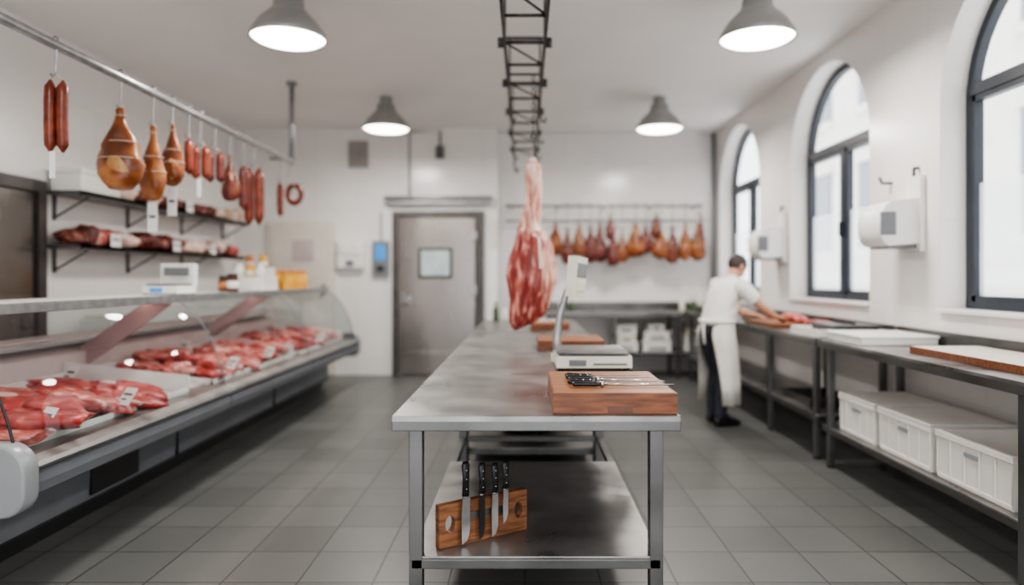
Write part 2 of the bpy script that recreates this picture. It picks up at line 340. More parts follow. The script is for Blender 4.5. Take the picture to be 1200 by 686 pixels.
w=B('weighing_scale'); 
w.box(.185,.63,4.0,4.36,.915,.985,'offw'); w.box(.20,.615,4.02,4.34,.985,1.0,'grey'); w.box(.19,.60,3.99,4.35,1.0,1.018,'steeltop')
w.box(.26,.36,3.992,4.0,.93,.965,'grey'); w.box(.40,.60,3.992,4.0,.935,.945,'grey')
for a in (.21,.60):
    for b in (4.04,4.32): w.tube([(a,b,.9005),(a,b,.915)],.02,'black')
w.tube([(.215,4.38,.93),(.205,4.39,1.05),(.225,4.39,1.2),(.265,4.39,1.34),(.29,4.39,1.40)],[(.034,.018),(.028,.016),(.024,.014),(.022,.014),(.018,.014)],'galv',ref=(1,0,0))
w.box(.17,.26,4.34,4.42,.915,.96,'offw')
T=Matrix.Translation((.335,4.38,1.45))@Matrix.Rotation(math.radians(5),4,'Y')@Matrix.Rotation(math.radians(70),4,'Z')
w.box(-.12,.12,-.03,.035,-.125,.13,'offw',T); w.box(-.11,.11,-.035,-.028,.0,.09,'grey',T)
w.box(-.10,.10,-.035,-.028,-.09,-.02,'offw',T)
w.build(.012,seg=3)

A=Vector((-.352,2.80,.3305)); Bp=Vector((.01,3.03,.3305)); L_=(Bp-A).length; d=(Bp-A).normalized(); ang=math.atan2(d.y,d.x)
T=Matrix.Translation(A)@Matrix.Rotation(ang,4,'Z')
w=B('wooden_knife_rack'); H=.178; th=.035
def holed(w,x0,x1,z0,z1,cx,cz,rx,rz):
    n=24; out=[];inn=[]
    for i in range(n):
        a=2*math.pi*(i+.5)/n; c,s=math.cos(a),math.sin(a)
        inn.append((cx+rx*c,cz+rz*s))
        t=min(((x1-cx) if c>0 else (cx-x0))/max(abs(c),1e-6),((z1-cz) if s>0 else (cz-z0))/max(abs(s),1e-6))
        out.append([cx+t*c,cz+t*s])
    for (ex,ez) in ((x0,z0),(x0,z1),(x1,z0),(x1,z1)):
        bi=min(range(n),key=lambda i:(out[i][0]-ex)**2+(out[i][1]-ez)**2); out[bi]=[ex,ez]
    vs=[(a,y,b) for y in (0,th) for a,b in out]+[(a,y,b) for y in (0,th) for a,b in inn]
    fs=[]
    for i in range(n):
        j=(i+1)%n
        fs+=[(i,j,2*n+j,2*n+i),(n+i,3*n+i,3*n+j,n+j),(i,n+i,n+j,j),(2*n+i,2*n+j,3*n+j,3*n+i)]
    w.add(vs,fs,'woodblk',False,T)
holed(w,0,.11,0,H,.052,.095,.022,.036)
w.box(.11,L_-.10,0,th,0,H,'woodblk',T)
holed(w,L_-.10,L_,0,H,L_-.045,.095,.020,.034)
w.box(.11,L_-.10,-.006,0,.10,.13,'steeldark',T)
w.build(.002)
def rackknife(name,s,top,hl,bl,bw,dark=False):
    w=B(name); y=-.020; z0=top
    w.tube([(s,y,z0),(s,y,z0-.015),(s+.002,y,z0-hl*.5),(s,y,z0-hl)],[(.006,.012),(.012,.018),(.010,.015),(.010,.016)],'black',n=12,T=T,ref=(0,1,0))
    for t in (.25,.5,.78): w.tube([(s,y-.0125,z0-hl*t),(s,y,z0-hl*t)],.003,'chrome',n=8,T=T)
    h=bw/2; k='black' if dark else 'chrome'
    prof=[(-h*.6,z0-hl),(h,z0-hl-.006),(h*.95,z0-hl-bl*.75),(h*.4,z0-hl-bl*.93),(-h*.8,z0-hl-bl),(-h*.9,z0-hl-bl*.4)]
    n=len(prof); vs=[(s+a,y-.001,b) for a,b in prof]+[(s+a,y+.002,b) for a,b in prof]
    w.add(vs,[tuple(range(n))[::-1],tuple(range(n,2*n))]+[(i,(i+1)%n,n+(i+1)%n,n+i) for i in range(n)],k,False,T)
    w.tube([(s,y,z0-hl+.004),(s,y,z0-hl-.008)],[(.008,.013),(.006,.012)],'chrome',n=10,T=T,ref=(0,1,0))
    return w.build()
rackknife('butcher_knife',.112,.352,.145,.20,.042)
rackknife('butcher_knife',.190,.335,.13,.195,.03,True)
rackknife('butcher_knife',.252,.325,.125,.19,.034)
rackknife('butcher_knife',.305,.328,.12,.15,.028)

# ---------------------------------------------------------------- overhead track + carcass
w=B('overhead_meat_track'); zt=3.12
for x in (-.14,.14):
    w.box(x-.010,x+.010,2.6,9.3,zt-.05,zt+.005,'rail')
y=2.8; i=0
while y<9.3:
    w.tube([(-.14,y,zt-.02),(.14,y,zt-.02)],.012,'rail',n=8)
    if i%2==0:
        for x in (-.14,.14):
            s=1 if x>0 else -1
            w.tube([(x+s*.01,y,zt-.02),(x+s*.05,y,zt-.02)],.036,'rail',n=12)
        w.tube([(-.14,y,zt-.02),(.14,y+.5,zt-.02)],.008,'rail',n=8)
    if i%3==1:
        for x in (-.14,.14): w.tube([(x,y,zt),(x,y,CZ)],.009,'rail',n=8)
        w.box(-.18,.18,y-.03,y+.03,CZ-.015,CZ,'rail')
    y+=.5; i+=1
for yy in (6.2,7.2,8.2,9.0,9.2):
    for x in (-.14,.14):
        w.tube([(x,yy,zt-.04),(x,yy,zt-.2),(x+.02,yy,zt-.26),(x+.045,yy,zt-.26),(x+.05,yy,zt-.22)],.009,'rail',n=6)
w.build()
def shook(w,x,y,z0,z1,k='galv',r=.006):
    w.tube([(x-.02,y,z1-.01),(x-.018,y,z1+.012),(x,y,z1+.022),(x+.012,y,z1+.01),(x+.004,y,z1-.03),(x,y,z0+.03),(x-.006,y,z0+.0),(x-.02,y,z0-.012),(x-.03,y,z0+.004)],r,k,n=8)
w=B('hanging_beef_leg'); dm=5.4; sc=dm/800
rows=[(190,620,628),(194,617,633),(203,616,634),(216,616,634),(232,615,634),(250,612,636),(268,607,640),(285,603,646),(300,599,650),(315,597,652),(328,596,652),(342,596,649),(355,596,644),(366,596,637),(376,597,627),(383,599,615),(387,602,607)]
n=48
R2=[]
for i in range(len(rows)-1):
    a,b=rows[i],rows[i+1]
    for t in (0,.2,.4,.6,.8): R2.append(tuple(a[k]*(1-t)+b[k]*t for k in range(3)))
R2.append(rows[-1]); m=len(R2); vs=[]
for (py,a,b) in R2:
    xa=(a-615)*sc; xb=(b-615)*sc; zc=1.45+(325-py)*sc; cx=(xa+xb)/2; hw=(xb-xa)/2
    for j in range(n):
        an=2*math.pi*j/n; dep=hw*.8
        p=Vector((cx+hw*math.cos(an),dm+dep*math.sin(an),zc))
        q_=(noise.noise(Vector((p.x*8,p.y*8,p.z*3)))*.05+noise.noise(Vector((p.x*22,p.y*22,p.z*7)))*.018)*min(1,hw/.1)
        p.x+=q_*math.cos(an); p.y+=q_*math.sin(an); vs.append(p)
fl=[(i*n+j,i*n+(j+1)%n,(i+1)*n+(j+1)%n,(i+1)*n+j) for i in range(m-1) for j in range(n)]
fa=[];fr=[];ff=[]
for f in fl:
    c=sum((vs[i] for i in f),Vector())/4
    g=noise.noise(Vector((c.x*7,c.y*7,c.z*2.2+3)))+.5*noise.noise(Vector((c.x*25,c.y*25,c.z*6)))
    if c.z<1.85 and (c.x-.06)<(-.05+ (1.85-c.z)*.22)+g*.10 : fr.append(f)
    elif g>.24 or (c.z>1.9 and g>.2): ff.append(f)
    else: fa.append(f)
w.add(vs,fa+[tuple(range(n))[::-1],tuple((m-1)*n+j for j in range(n))],'leg',True); w.add(vs,fr,'legred',True); w.add(vs,ff,'fat',True)
w.tube([(.065,5.4,2.35),(.062,5.4,2.385),(.058,5.4,2.40)],[.03,.026,.012],'fat')
shook(w,.07,5.4,2.34,2.56,'rail',.007)
for i in range(9):
    zc=2.58+i*.056
    an=(i%2)*math.pi/2
    w.tube([(.068+.012*math.cos(t)*math.cos(an),5.4+.012*math.cos(t)*math.sin(an),zc+.032*math.sin(t)) for t in [k*math.pi/5 for k in range(11)]],.004,'rail',n=6)
w.tube([(-.15,5.4,3.055),(.15,5.4,3.055)],.010,'rail',n=8)
w.build()

# ---------------------------------------------------------------- left rail and hanging goods
RX=-2.645; RZ=2.76
w=B('hanging_rail'); w.tube([(RX,2.4,RZ),(RX,7.78,RZ)],.028,'galv',n=14); w.tube([(RX,7.75,RZ-.03),(RX,7.75,CZ)],.03,'galv',n=14); w.tube([(RX,3.3,RZ),(RX,3.3,CZ)],.02,'galv',n=12)
w.tube([(RX,7.75,CZ-.03),(RX,7.75,CZ)],.06,'galv'); w.tube([(RX-.25,7.75,2.80),(RX+.05,7.75,2.80)],.02,'galv'); w.build()
HP=[(0,0),(.16,.004),(.24,.03),(.2,.08),(.24,.16),(.36,.25),(.56,.35),(.78,.46),(.94,.58),(1,.70),(.97,.82),(.82,.92),(.5,.98),(0,1)]
def ham(x,y,zt,ln,wd,k,rail,face=None,tag=False,name='hanging_ham'):
    w=B(name); pr=[(r*wd/2,-t*ln) for r,t in HP]
    sd=random.random()*50
    w.lathe(pr,(x,y,zt),k,n=20,sy=.75,jit=wd*.16,seed=sd)
    if face: w.blob((x+wd*.05,y-wd*.22,zt-ln*.74),(wd*.27,wd*.12,ln*.18),face,seed=sd,amp=.2)
    for hh in (.1,.42,.62): 
        rr_=wd*(.13 if hh<.2 else .37 if hh<.5 else .48)
        w.tube([(x+rr_*math.cos(t),y+.76*rr_*math.sin(t),zt-ln*hh) for t in [i*math.pi/8 for i in range(17)]],.003,'string',n=5)
    w.tube([(x+.11*wd,y,zt-ln*.1),(x,y,zt+.02)],.003,'string',n=5); w.tube([(x-.11*wd,y,zt-ln*.1),(x,y,zt+.02)],.003,'string',n=5)
    shook(w,x,y,zt+.015,rail)
    if tag:
        w.box(x-.035,x+.035,y-.012,y-.01,zt-ln-.22,zt-ln-.01,'card'); w.box(x-.022,x+.022,y-.0135,y-.012,zt-ln-.12,zt-ln-.10,'ink')
        w.tube([(x,y-.011,zt-ln-.01),(x,y-.01,zt-ln*.8)],.002,'string',n=5)
    return w.build()
def saus(x,y,zt,ln,r,k,rail,cnt=1,name='hanging_sausage',gap=.055,tag=False):
    w=B(name)
    for c in range(cnt):
        xx=x+(c-(cnt-1)/2)*gap; yy=y+(c%2)*.015; b=random.uniform(-.008,.008)
        pts=[];rs=[]
        for i in range(11):
            t=i/10; pts.append((xx+b*math.sin(t*math.pi),yy,zt-t*ln)); e=min(t,1-t)*10
            rs.append(max(.006,r*min(1,math.sqrt(min(1,e/1.2+.02)))*(1+.03*math.sin(t*23))))
        w.tube(pts,rs,k,n=12); w.tube([(xx,yy,zt),(x,y,zt+.04)],.003,'string',n=5); w.tube([(xx,yy,zt-ln),(xx,yy,zt-ln-.015)],.005,'string',n=5)
    shook(w,x,y,zt+.03,rail)
    if tag:
        w.box(x-.016,x+.016,y-.03,y-.028,zt-ln-.15,zt-ln+.0,'card')
    return w.build()
r=RZ+.028
saus(RX,3.85,2.565,.41,.031,'saus',r,2,gap=.062,tag=True)
ham(RX,4.47,2.56,.545,.29,'ham1',r,'hamtan')
ham(RX,4.86,2.53,.54,.19,'ham1',r,None,True)
ham(RX,5.13,2.60,.47,.18,'ham1',r,'hamtan',True)
saus(RX,5.38,2.54,.28,.035,'saus',r,1)
saus(RX,5.57,2.52,.27,.035,'saus',r,2,gap=.075,tag=True)
saus(RX,5.83,2.52,.26,.036,'sausd',r,2,gap=.08)
ham(RX,6.13,2.55,.42,.16,'ham2',r)
saus(RX,6.42,2.50,.42,.04,'sausd',r,1)
saus(RX,6.66,2.52,.56,.045,'saus',r,2,gap=.09)
saus(RX-.02,7.45,2.49,.38,.035,'saus',r,1)
w=B('sausage_ring'); cx,cz=RX+.06,2.42
w.tube([(cx+.075*math.cos(a),7.66,cz-.04+.10*math.sin(a)) for a in [math.pi/2+.15+i*(2*math.pi-.3)/20 for i in range(21)]],.03,'saus',n=10)
w.tube([(cx,7.66,cz+.06),(RX+.01,7.66,2.6)],.003,'string',n=5); shook(w,RX,7.66,2.6,r); w.build()

# ---------------------------------------------------------------- left wall shelves
def wshelf(name,z,y0,y1):
    w=B(name); w.box(XL,XL+.36,y0,y1,z-.03,z,'steel'); w.box(XL+.34,XL+.36,y0,y1,z-.05,z+.0,'steeldark')
    yy=y0+.15
    while yy<y1:
        w.box(XL,XL+.02,yy-.015,yy+.015,z-.25,z-.03,'steeldark'); w.tube([(XL+.01,yy,z-.23),(XL+.33,yy,z-.04)],.010,'steeldark'); yy+=1.15
    return w.build()
wshelf('wall_shelf',2.22,6.06,9.7); wshelf('wall_shelf',1.74,6.06,9.6)
w=B('storage_box'); w.box(XL+.05,XL+.33,6.1,6.7,2.221,2.40,'white'); w.box(XL+.04,XL+.34,6.09,6.71,2.38,2.43,'white'); w.build(.012)
w=B('cured_meat_slabs')
yy=6.2;i=0
while yy<9.5:
    hh=random.uniform(.07,.105)
    w.blob((XL+.19,yy,1.741+hh*.92),(.15,random.uniform(.08,.13),hh),random.choice(['meatd','meatd','ham3','fat','meat2','fat','meatd']),seed=i,amp=.3,rot=random.uniform(-.4,.4)); yy+=random.uniform(.12,.2); i+=1
w.build()
w=B('cured_meat_slabs')
yy=6.95
while yy<9.0:
    w.blob((XL+.19,yy,2.221+.068),(.14,.13,.075),random.choice(['meatd','meatd','ham3','ham2','fat']),seed=i,amp=.25,rot=random.uniform(-.3,.3)); yy+=random.uniform(.15,.25); i+=1
w.build()
for (a,b,h,k) in ((9.22,9.34,.16,'pack'),(9.38,9.5,.12,'white'),(9.53,9.64,.18,'pack')):
    w=B('food_package'); w.box(XL+.1,XL+.3,a,b,2.221,2.221+h,k); w.box(XL+.3,XL+.302,a+.02,b-.02,2.26,2.221+h*.7,'orange'); w.build(.008)
for yy,zz in ((6.55,1.75),(7.7,1.75),(8.6,1.75),(8.0,2.22)):
    w=B('price_card'); w.box(XL+.365,XL+.369,yy-.08,yy+.08,zz-.01,zz+.11,'card'); w.box(XL+.3685,XL+.3705,yy-.06,yy+.06,zz+.05,zz+.07,'ink'); w.build()
w=B('back_counter'); w.box(XL+.01,-3.78,6.1,9.9,.86,.90,'steeltop'); w.box(XL+.03,-3.82,6.15,9.85,.08,.86,'dgrey')
for yy in (7.0,7.9,8.8): w.box(-3.825,-3.812,yy-.006,yy+.006,.1,.84,'black')
w.box(XL+.05,-3.86,6.2,9.8,0,.08,'black'); w.build(.004)
w=B('label_printer'); w.box(-4.15,-3.85,6.35,6.7,.901,1.06,'white'); w.box(-4.12,-3.88,6.38,6.66,1.06,1.09,'offw'); w.box(-3.852,-3.845,6.42,6.62,.95,.99,'grey'); w.build(.01)

# ---------------------------------------------------------------- refrigerated display counter
yA,yZ=3.02,9.0
root=bpy.data.objects.new('refrigerated_display_counter',None); COL.objects.link(root)
def sweepY(w,prof,y0,y1,k,close=True,sm=False):
    n=len(prof); vs=[(a,y0,b) for a,b in prof]+[(a,y1,b) for a,b in prof]
    fs=[(i,(i+1)%n,n+(i+1)%n,n+i) for i in range(n if close else n-1)]
    w.add(vs,fs,k,sm)
    if close: w.add(vs,[tuple(range(n))[::-1],tuple(range(n,2*n))],k,False)
w=B('base'); 
sweepY(w,[(-2.62,.09),(-2.60,.42),(-2.45,.45),(-2.45,.52),(-3.5,.52),(-3.5,.09)],yA,yZ,'dgrey')
w.box(-3.45,-2.66,yA+.02,yZ-.02,0,.09,'black')
for yy in (5.12,7.1): w.box(-2.625,-2.598,yy-.006,yy+.006,.1,.42,'black')
w.box(-2.627,-2.60,4.1,4.6,.14,.37,'black')
for i in range(8): w.box(-2.632,-2.62,4.12,4.58,.155+i*.027,.165+i*.027,'grey')
w.box(-2.632,-2.60,yA,yZ,.09,.115,'black')
w.build(0,root)
w=B('bumper')
for a,b in ((yA+.03,5.115),(5.125,7.1),(7.11,yZ)):
    sweepY(w,[(-2.45,.44),(-2.26,.445),(-2.21,.47),(-2.195,.52),(-2.20,.56),(-2.24,.575),(-2.45,.575)],a,b,'dgrey')
    sweepY(w,[(-2.45,.575),(-2.205,.577),(-2.19,.595),(-2.20,.615),(-2.25,.635),(-2.45,.635)],a,b,'steeltop')
w.build(.004,root)
w=B('end_cap')
prof=[(-2.50,.40)]+[(-2.265+.10*math.sin(t),.50-.10*math.cos(t)) for t in [i*math.pi/12 for i in range(7)]]+[(-2.165,.60)]+[(-2.285+.12*math.cos(t),.60+.12*math.sin(t)) for t in [i*math.pi/12 for i in range(1,7)]]+[(-2.50,.72)]
sweepY(w,prof,yA-.07,yA+.03,'lgrey',True,True); sweepY(w,prof,yZ,yZ+.03,'lgrey',True,True)
for a,b in ((yA-.06,yA),(yZ,yZ+.03)): sweepY(w,[(-3.52,0.09),(-2.60,.09),(-2.60,.40),(-2.5,.42),(-2.5,.66),(-3.52,.80)],a,b,'lgrey')
w.build(.012,root)
slope=lambda x: .628+(-2.36-x)*(.11/1.02)
w=B('deck')
sweepY(w,[(-2.26,.60),(-2.26,.625),(-2.36,.625),(-3.28,slope(-3.28)-.004),(-3.28,.90),(-3.50,.95),(-3.50,.52),(-2.45,.52)],yA,yZ,'evap')
w.box(-3.50,-3.40,yA,yZ,.95,.975,'white')
w.build(0,root)
G=[(-2.60,1.27),(-2.55,1.24),(-2.49,1.19),(-2.44,1.13),(-2.395,1.06),(-2.355,.98),(-2.32,.90),(-2.285,.80),(-2.26,.70),(-2.25,.64)]
w=B('curved_glass')
for a,b in ((yA,5.115),(5.125,7.1),(7.11,yZ)): sweepY(w,G,a,b,'glass',False,True)
for yy in (yA,yZ):
    w.add([(p[0],yy,p[1]) for p in G]+[(-3.28,yy,.80),(-3.40,yy,1.26)],[tuple(range(len(G)+2))],'glass')
w.add([(-3.45,yA,.98),(-3.45,yZ,.98),(-3.2,yZ,1.268),(-3.2,yA,1.268)],[(0,1,2,3)],'glass')
w.build(0,root)
w=B('glass_seal')
for yy,rr in ((yA,.007),(5.12,.005),(7.105,.005),(yZ,.007)): w.tube([(a,yy,b) for a,b in G],rr,'black' if yy==yA else 'grey',n=6)
w.build(0,root)
w=B('support_arm')
for yy in (5.12,7.105): w.add([(-2.62,yy-.015,1.268),(-2.84,yy-.015,1.268),(-3.36,yy-.015,.90),(-3.26,yy-.015,.80),(-2.62,yy+.015,1.268),(-2.84,yy+.015,1.268),(-3.36,yy+.015,.90),(-3.26,yy+.015,.80)],[(0,1,2,3),(7,6,5,4),(0,4,5,1),(1,5,6,2),(2,6,7,3),(3,7,4,0)],'mauve')
w.build(.004,root)
w=B('service_top'); w.box(-3.22,-2.60,yA-.04,yZ+.02,1.27,1.31,'white'); w.box(-2.605,-2.585,yA-.04,yZ+.02,1.262,1.318,'galv'); w.box(-3.42,-3.20,yA,yZ,1.02,1.035,'evap'); w.build(.004,root)
w=B('case_light'); w.box(-2.86,-2.82,yA+.1,yZ-.1,1.255,1.269,'tube'); w.build(0,root)
def steakrows(name,y0,y1,dx,dy,rx,ry,h,ks,lean=.45,xb=-3.12):
    w=B(name); y=y0; i=0
    while y<y1:
        x=-2.47-random.uniform(0,.04)
        while x>xb:
            rr=random.uniform(.85,1.2); hh=h*random.uniform(.8,1.25)
            xx=x+random.uniform(-.03,.03); yy=min(max(y+random.uniform(-.04,.04),y0),y1)
            up_=random.choice((0,0,0,1,1,2))*hh*.9
            rt=random.uniform(-.7,.7)
            w.blob((xx,yy,slope(xx)+hh+.012+up_),(rx*rr,ry*rr,hh),random.choice(ks),rot=rt,seed=i*1.7,amp=.34,tilt=lean*random.uniform(.05,.6),fq=1.7,pw=.5,sp=.7,n=24)
            if i%2==0: w.blob((xx+.6*ry*math.sin(rt),yy+ry*.66*rr,slope(xx)+hh+.014+up_),(rx*rr*.75,ry*.16,hh*.9),'fat',rot=rt,seed=i,amp=.2,n=12,m=6)
            x-=dx*random.uniform(.85,1.15); i+=1
        y+=dy*random.uniform(.9,1.1)
    return w.build(0,root)
w=B('display_trays')
for a,b in ((3.1,4.85),(5.2,7.02),(7.18,8.9)):
    for (x0,x1,y0_,y1_,hh) in ((-3.27,-2.38,a,a+.012,.04),(-3.27,-2.38,b-.012,b,.12),(-3.27,-3.258,a,b,.05),(-2.392,-2.38,a,b,.035)):
        w.add([(x0,y0_,slope(x0)),(x1,y0_,slope(x1)),(x1,y1_,slope(x1)),(x0,y1_,slope(x0)),(x0,y0_,slope(x0)+hh),(x1,y0_,slope(x1)+hh),(x1,y1_,slope(x1)+hh),(x0,y1_,slope(x0)+hh)],[(0,3,2,1),(4,5,6,7),(0,1,5,4),(1,2,6,5),(2,3,7,6),(3,0,4,7)],'white')
w.build(0,root)
steakrows('beef_cuts',3.25,4.66,.22,.20,.18,.135,.032,['meat','meat','meat2'],xb=-3.08)
steakrows('pork_cuts',5.33,6.93,.13,.13,.10,.08,.03,['meat2','meat2','meat'])
steakrows('veal_cuts',7.3,8.8,.15,.15,.11,.09,.03,['meat','meat2','meat'])
w=B('price_cards')
for (x,y) in ((-2.40,3.42),(-2.36,4.05),(-2.40,5.6),(-2.40,6.4),(-2.40,8.0),(-3.0,4.5),(-3.1,6.2)):
    T=Matrix.Translation((x,y,slope(x)+.11))@Matrix.Rotation(-.5,4,'Z')@Matrix.Rotation(-.6,4,'X')
    w.box(-.055,.055,-.002,.002,-.05,.06,'card',T); w.box(-.04,.04,-.004,-.002,.01,.025,'ink',T); w.box(-.04,.01,-.004,-.002,-.02,-.01,'ink',T)
    w.tube([(x,y+.01,slope(x)),(x,y+.01,slope(x)+.09)],.003,'white',n=6)
w.build(0,root)

zt=1.311
w=B('counter_scale'); w.box(-3.0,-2.72,5.35,5.65,zt+.01,zt+.07,'white'); w.box(-2.98,-2.74,5.37,5.63,zt+.07,zt+.085,'steel'); w.box(-3.0,-2.72,5.62,5.68,zt+.07,zt+.25,'white'); w.box(-2.97,-2.76,5.612,5.622,zt+.15,zt+.22,'grey'); w.box(-2.94,-2.84,5.343,5.352,zt+.02,zt+.055,'blue')
w.box(-3.0,-2.72,5.35,5.65,zt,zt+.01,'black'); w.build(.01)
def jar(name,x,y,r,h,k,lid,label=None):
    w=B(name); w.lathe([(r*.9,0),(r,.01),(r,h*.7),(r*.8,h*.82),(r*.8,h*.84)],(x,y,zt),k,n=18); w.lathe([(r*.86,h*.83),(r*.88,h),(r*.8,h*1.01)],(x,y,zt),lid,n=18)
    if label: w.lathe([(r*1.01,h*.2),(r*1.01,h*.6)],(x,y,zt),label,n=18)
    return w.build()
jar('spice_jar',-2.78,6.5,.055,.17,'jar','black','card')
jar('spice_jar',-2.92,6.62,.05,.15,'jar','black','orange')
w=B('condiment_stand'); w.box(-2.98,-2.66,6.95,7.35,zt,zt+.14,'white'); w.box(-2.96,-2.68,7.1,7.33,zt+.14,zt+.24,'cream')
for i,(a,b,c) in enumerate(((-2.93,7.0,.141),(-2.82,7.02,.141),(-2.71,7.0,.141),(-2.90,7.2,.241),(-2.76,7.2,.241))):
    r=.045
    w.lathe([(r*.9,0),(r,.01),(r,.08),(r*.7,.10),(r*.75,.105),(r*.75,.13),(0,.132)],(a,b,zt+c),random.choice(['orange','yellow','card']),n=14); w.lathe([(r*1.02,.02),(r*1.02,.06)],(a,b,zt+c),'card',n=14)
w.build(.005)
for i in range(12):
    jar('mustard_jar',-2.70-.14*(i%3),7.75+.17*(i//3)+.02*(i%2),.06,.19+.03*(i%2),'yellow','orange' if i%2 else 'yellow')

# ---------------------------------------------------------------- back-right wall: rail with hams
w=B('ham_rail'); yr=10.08; zr=2.50
w.tube([(XS+.12,yr,zr),(2.62,yr,zr)],.02,'galv'); 
for x in (-.2,.5,1.2,1.9,2.55): w.tube([(x,yr,zr),(x,YB2,zr+.0)],.012,'galv')
w.tube([(XS+.12,yr+.22,zr-.2),(2.62,yr+.22,zr-.2)],.012,'galv')
for x in (-.2,.5,1.2,1.9,2.55): w.tube([(x,yr+.22,zr-.2),(x,YB2,zr-.2)],.01,'galv')
w.build()
rr=zr+.02
for px,top,ln,wd,k in ((651,262,38,17,'ham1'),(665,268,42,14,'ham3'),(679,262,38,15,'ham1'),(692,264,44,16,'ham3'),(703,262,46,16,'ham3'),(715,252,30,10,'ham3'),(716,270,42,15,'ham3'),(729,272,36,14,'ham1'),(745,262,40,21,'ham1'),(757,264,34,14,'ham3'),(769,250,30,13,'ham2'),(772,270,34,19,'ham1'),(788,265,44,15,'ham2'),(803,262,44,14,'ham1'),(817,262,44,16,'ham1'),(829,250,44,9,'ham3')):
    x=(px-615)*yr/800
    if x>2.6: x=2.6
    if px in (716,772): x+=.03
    ham(x,yr,min(1.45+(325-top)*yr/800,2.40),ln*yr/800,wd*yr/800*1.1,k,rr)

# ---------------------------------------------------------------- benches
def bench(name,x0,x1,y0,y1,top,sh,legs,splash=None,shrange=None):
    w=B(name); w.box(x0,x1,y0,y1,top-.02,top,'steeltop')
    w.box(x0,x0+.02,y0,y1,top-.065,top-.02,'steel'); w.box(x0+.02,x1,y0,y0+.02,top-.065,top-.02,'steel'); w.box(x0+.02,x1,y1-.02,y1,top-.065,top-.02,'steel')
    for (a,b) in legs:
        w.box(a-.024,a+.024,b-.024,b+.024,.02,top-.02,'steel'); w.tube([(a,b,0),(a,b,.02)],.028,'black')
    if sh:
        s0,s1=shrange or (x0+.03,x1-.02)
        w.box(s0,s1,y0+.03,y1-.03,sh-.012,sh,'steeltop'); w.box(s0,s0+.02,y0+.03,y1-.03,sh-.05,sh-.012,'steel'); w.box(s0,s1,y0+.03,y0+.05,sh-.05,sh-.012,'steel')
    if splash=='x': w.box(x1-.02,x1,y0,y1,top,top+.10,'steel')
    if splash=='y': w.box(x0,x1,y1-.02,y1,top,top+.12,'steel')
    return w.build(.003)
XB=XR-.006
bench('steel_bench',2.28,XB,2.2,5.33,.97,.31,[(2.33,3.17),(2.86,3.17),(2.33,5.2),(2.86,5.2)],'x')
bench('steel_bench',2.28,XB,5.37,9.66,.97,.36,[(2.33,6.47),(2.86,6.47),(2.33,8.0),(2.86,8.0),(2.33,9.55),(2.33,5.45),(2.86,5.45)],'x')
bench('steel_bench',.30,2.84,9.72,10.49,.95,.38,[(.36,9.8),(.36,10.4),(1.3,9.8),(2.2,9.8),(2.2,10.4)],'y')
def crate(name,x0,x1,y0,y1,z0,h,lid=False):
    w=B(name); t=.012
    w.box(x0,x1,y0,y1,z0,z0+t,'crate')
    w.box(x0,x0+t,y0,y1,z0+t,z0+h,'crate'); w.box(x1-t,x1,y0,y1,z0+t,z0+h,'crate')
    w.box(x0+t,x1-t,y0,y0+t,z0+t,z0+h,'crate'); w.box(x0+t,x1-t,y1-t,y1,z0+t,z0+h,'crate')
    e=.012
    for zz in (h-.035,): 
        w.box(x0-e,x0,y0-e,y1+e,z0+zz,z0+h,'crate'); w.box(x1,x1+e,y0-e,y1+e,z0+zz,z0+h,'crate'); w.box(x0,x1,y0-e,y0,z0+zz,z0+h,'crate'); w.box(x0,x1,y1,y1+e,z0+zz,z0+h,'crate')
    w.box(x0-.006,x0,y0,y1,z0+.01,z0+.03,'crate')
    n=5
    for i in range(n+1):
        yy=y0+(y1-y0)*i/n; w.box(x0-.008,x0,max(y0,yy-.006),min(y1,yy+.006),z0+.03,z0+h-.035,'crate')
    ym=(y0+y1)/2; w.box(x0-.0095,x0-.001,ym-.06,ym+.06,z0+h*.66,z0+h*.76,'lgrey')
    if lid: w.box(x0-e,x1+e,y0-e,y1+e,z0+h,z0+h+.012,'crate')
    return w.build(.003)
crate('storage_crate',2.36,2.84,4.60,5.10,.311,.27,True)
crate('storage_crate',2.36,2.84,3.97,4.53,.311,.27,True)
crate('storage_crate',2.36,2.84,3.30,3.90,.311,.27)
board('cutting_board',2.44,2.88,3.1,4.33,.971,.042,'cream')
w=B('butchers_tray'); w.box(2.33,2.88,5.42,5.98,.971,.98,'white')
for a in ((2.33,2.345,5.42,5.98),(2.865,2.88,5.42,5.98),(2.345,2.865,5.42,5.435),(2.345,2.865,5.965,5.98)): w.box(*a,.98,1.03,'white')
w.build(.004)
w=B('plastic_tray'); w.box(2.34,2.88,4.75,5.28,.971,1.035,'white'); w.box(2.33,2.89,4.74,5.29,1.02,1.04,'white'); w.build(.01)
w=B('steel_pan'); w.box(2.48,2.84,5.47,5.9,.981,1.06,'steeldark'); w.box(2.46,2.86,5.45,5.92,1.05,1.065,'steel'); w.tube([(2.66,5.5,1.075),(2.66,5.85,1.075)],.012,'black'); w.build(.008)
w=B('meat_slicer_tray'); w.box(2.5,2.82,6.08,6.32,.971,1.0,'steel'); w.blob((2.66,6.2,1.03),(.12,.1,.035),'meat',seed=3); w.build(.003)
board('cutting_board',2.33,2.80,6.42,7.22,.971,.035)
w=B('beef_joint'); w.blob((2.68,6.85,1.052),(.10,.16,.042),'meat2',seed=5,amp=.25); w.blob((2.66,6.56,1.042),(.06,.07,.032),'meat2',seed=8); w.build()
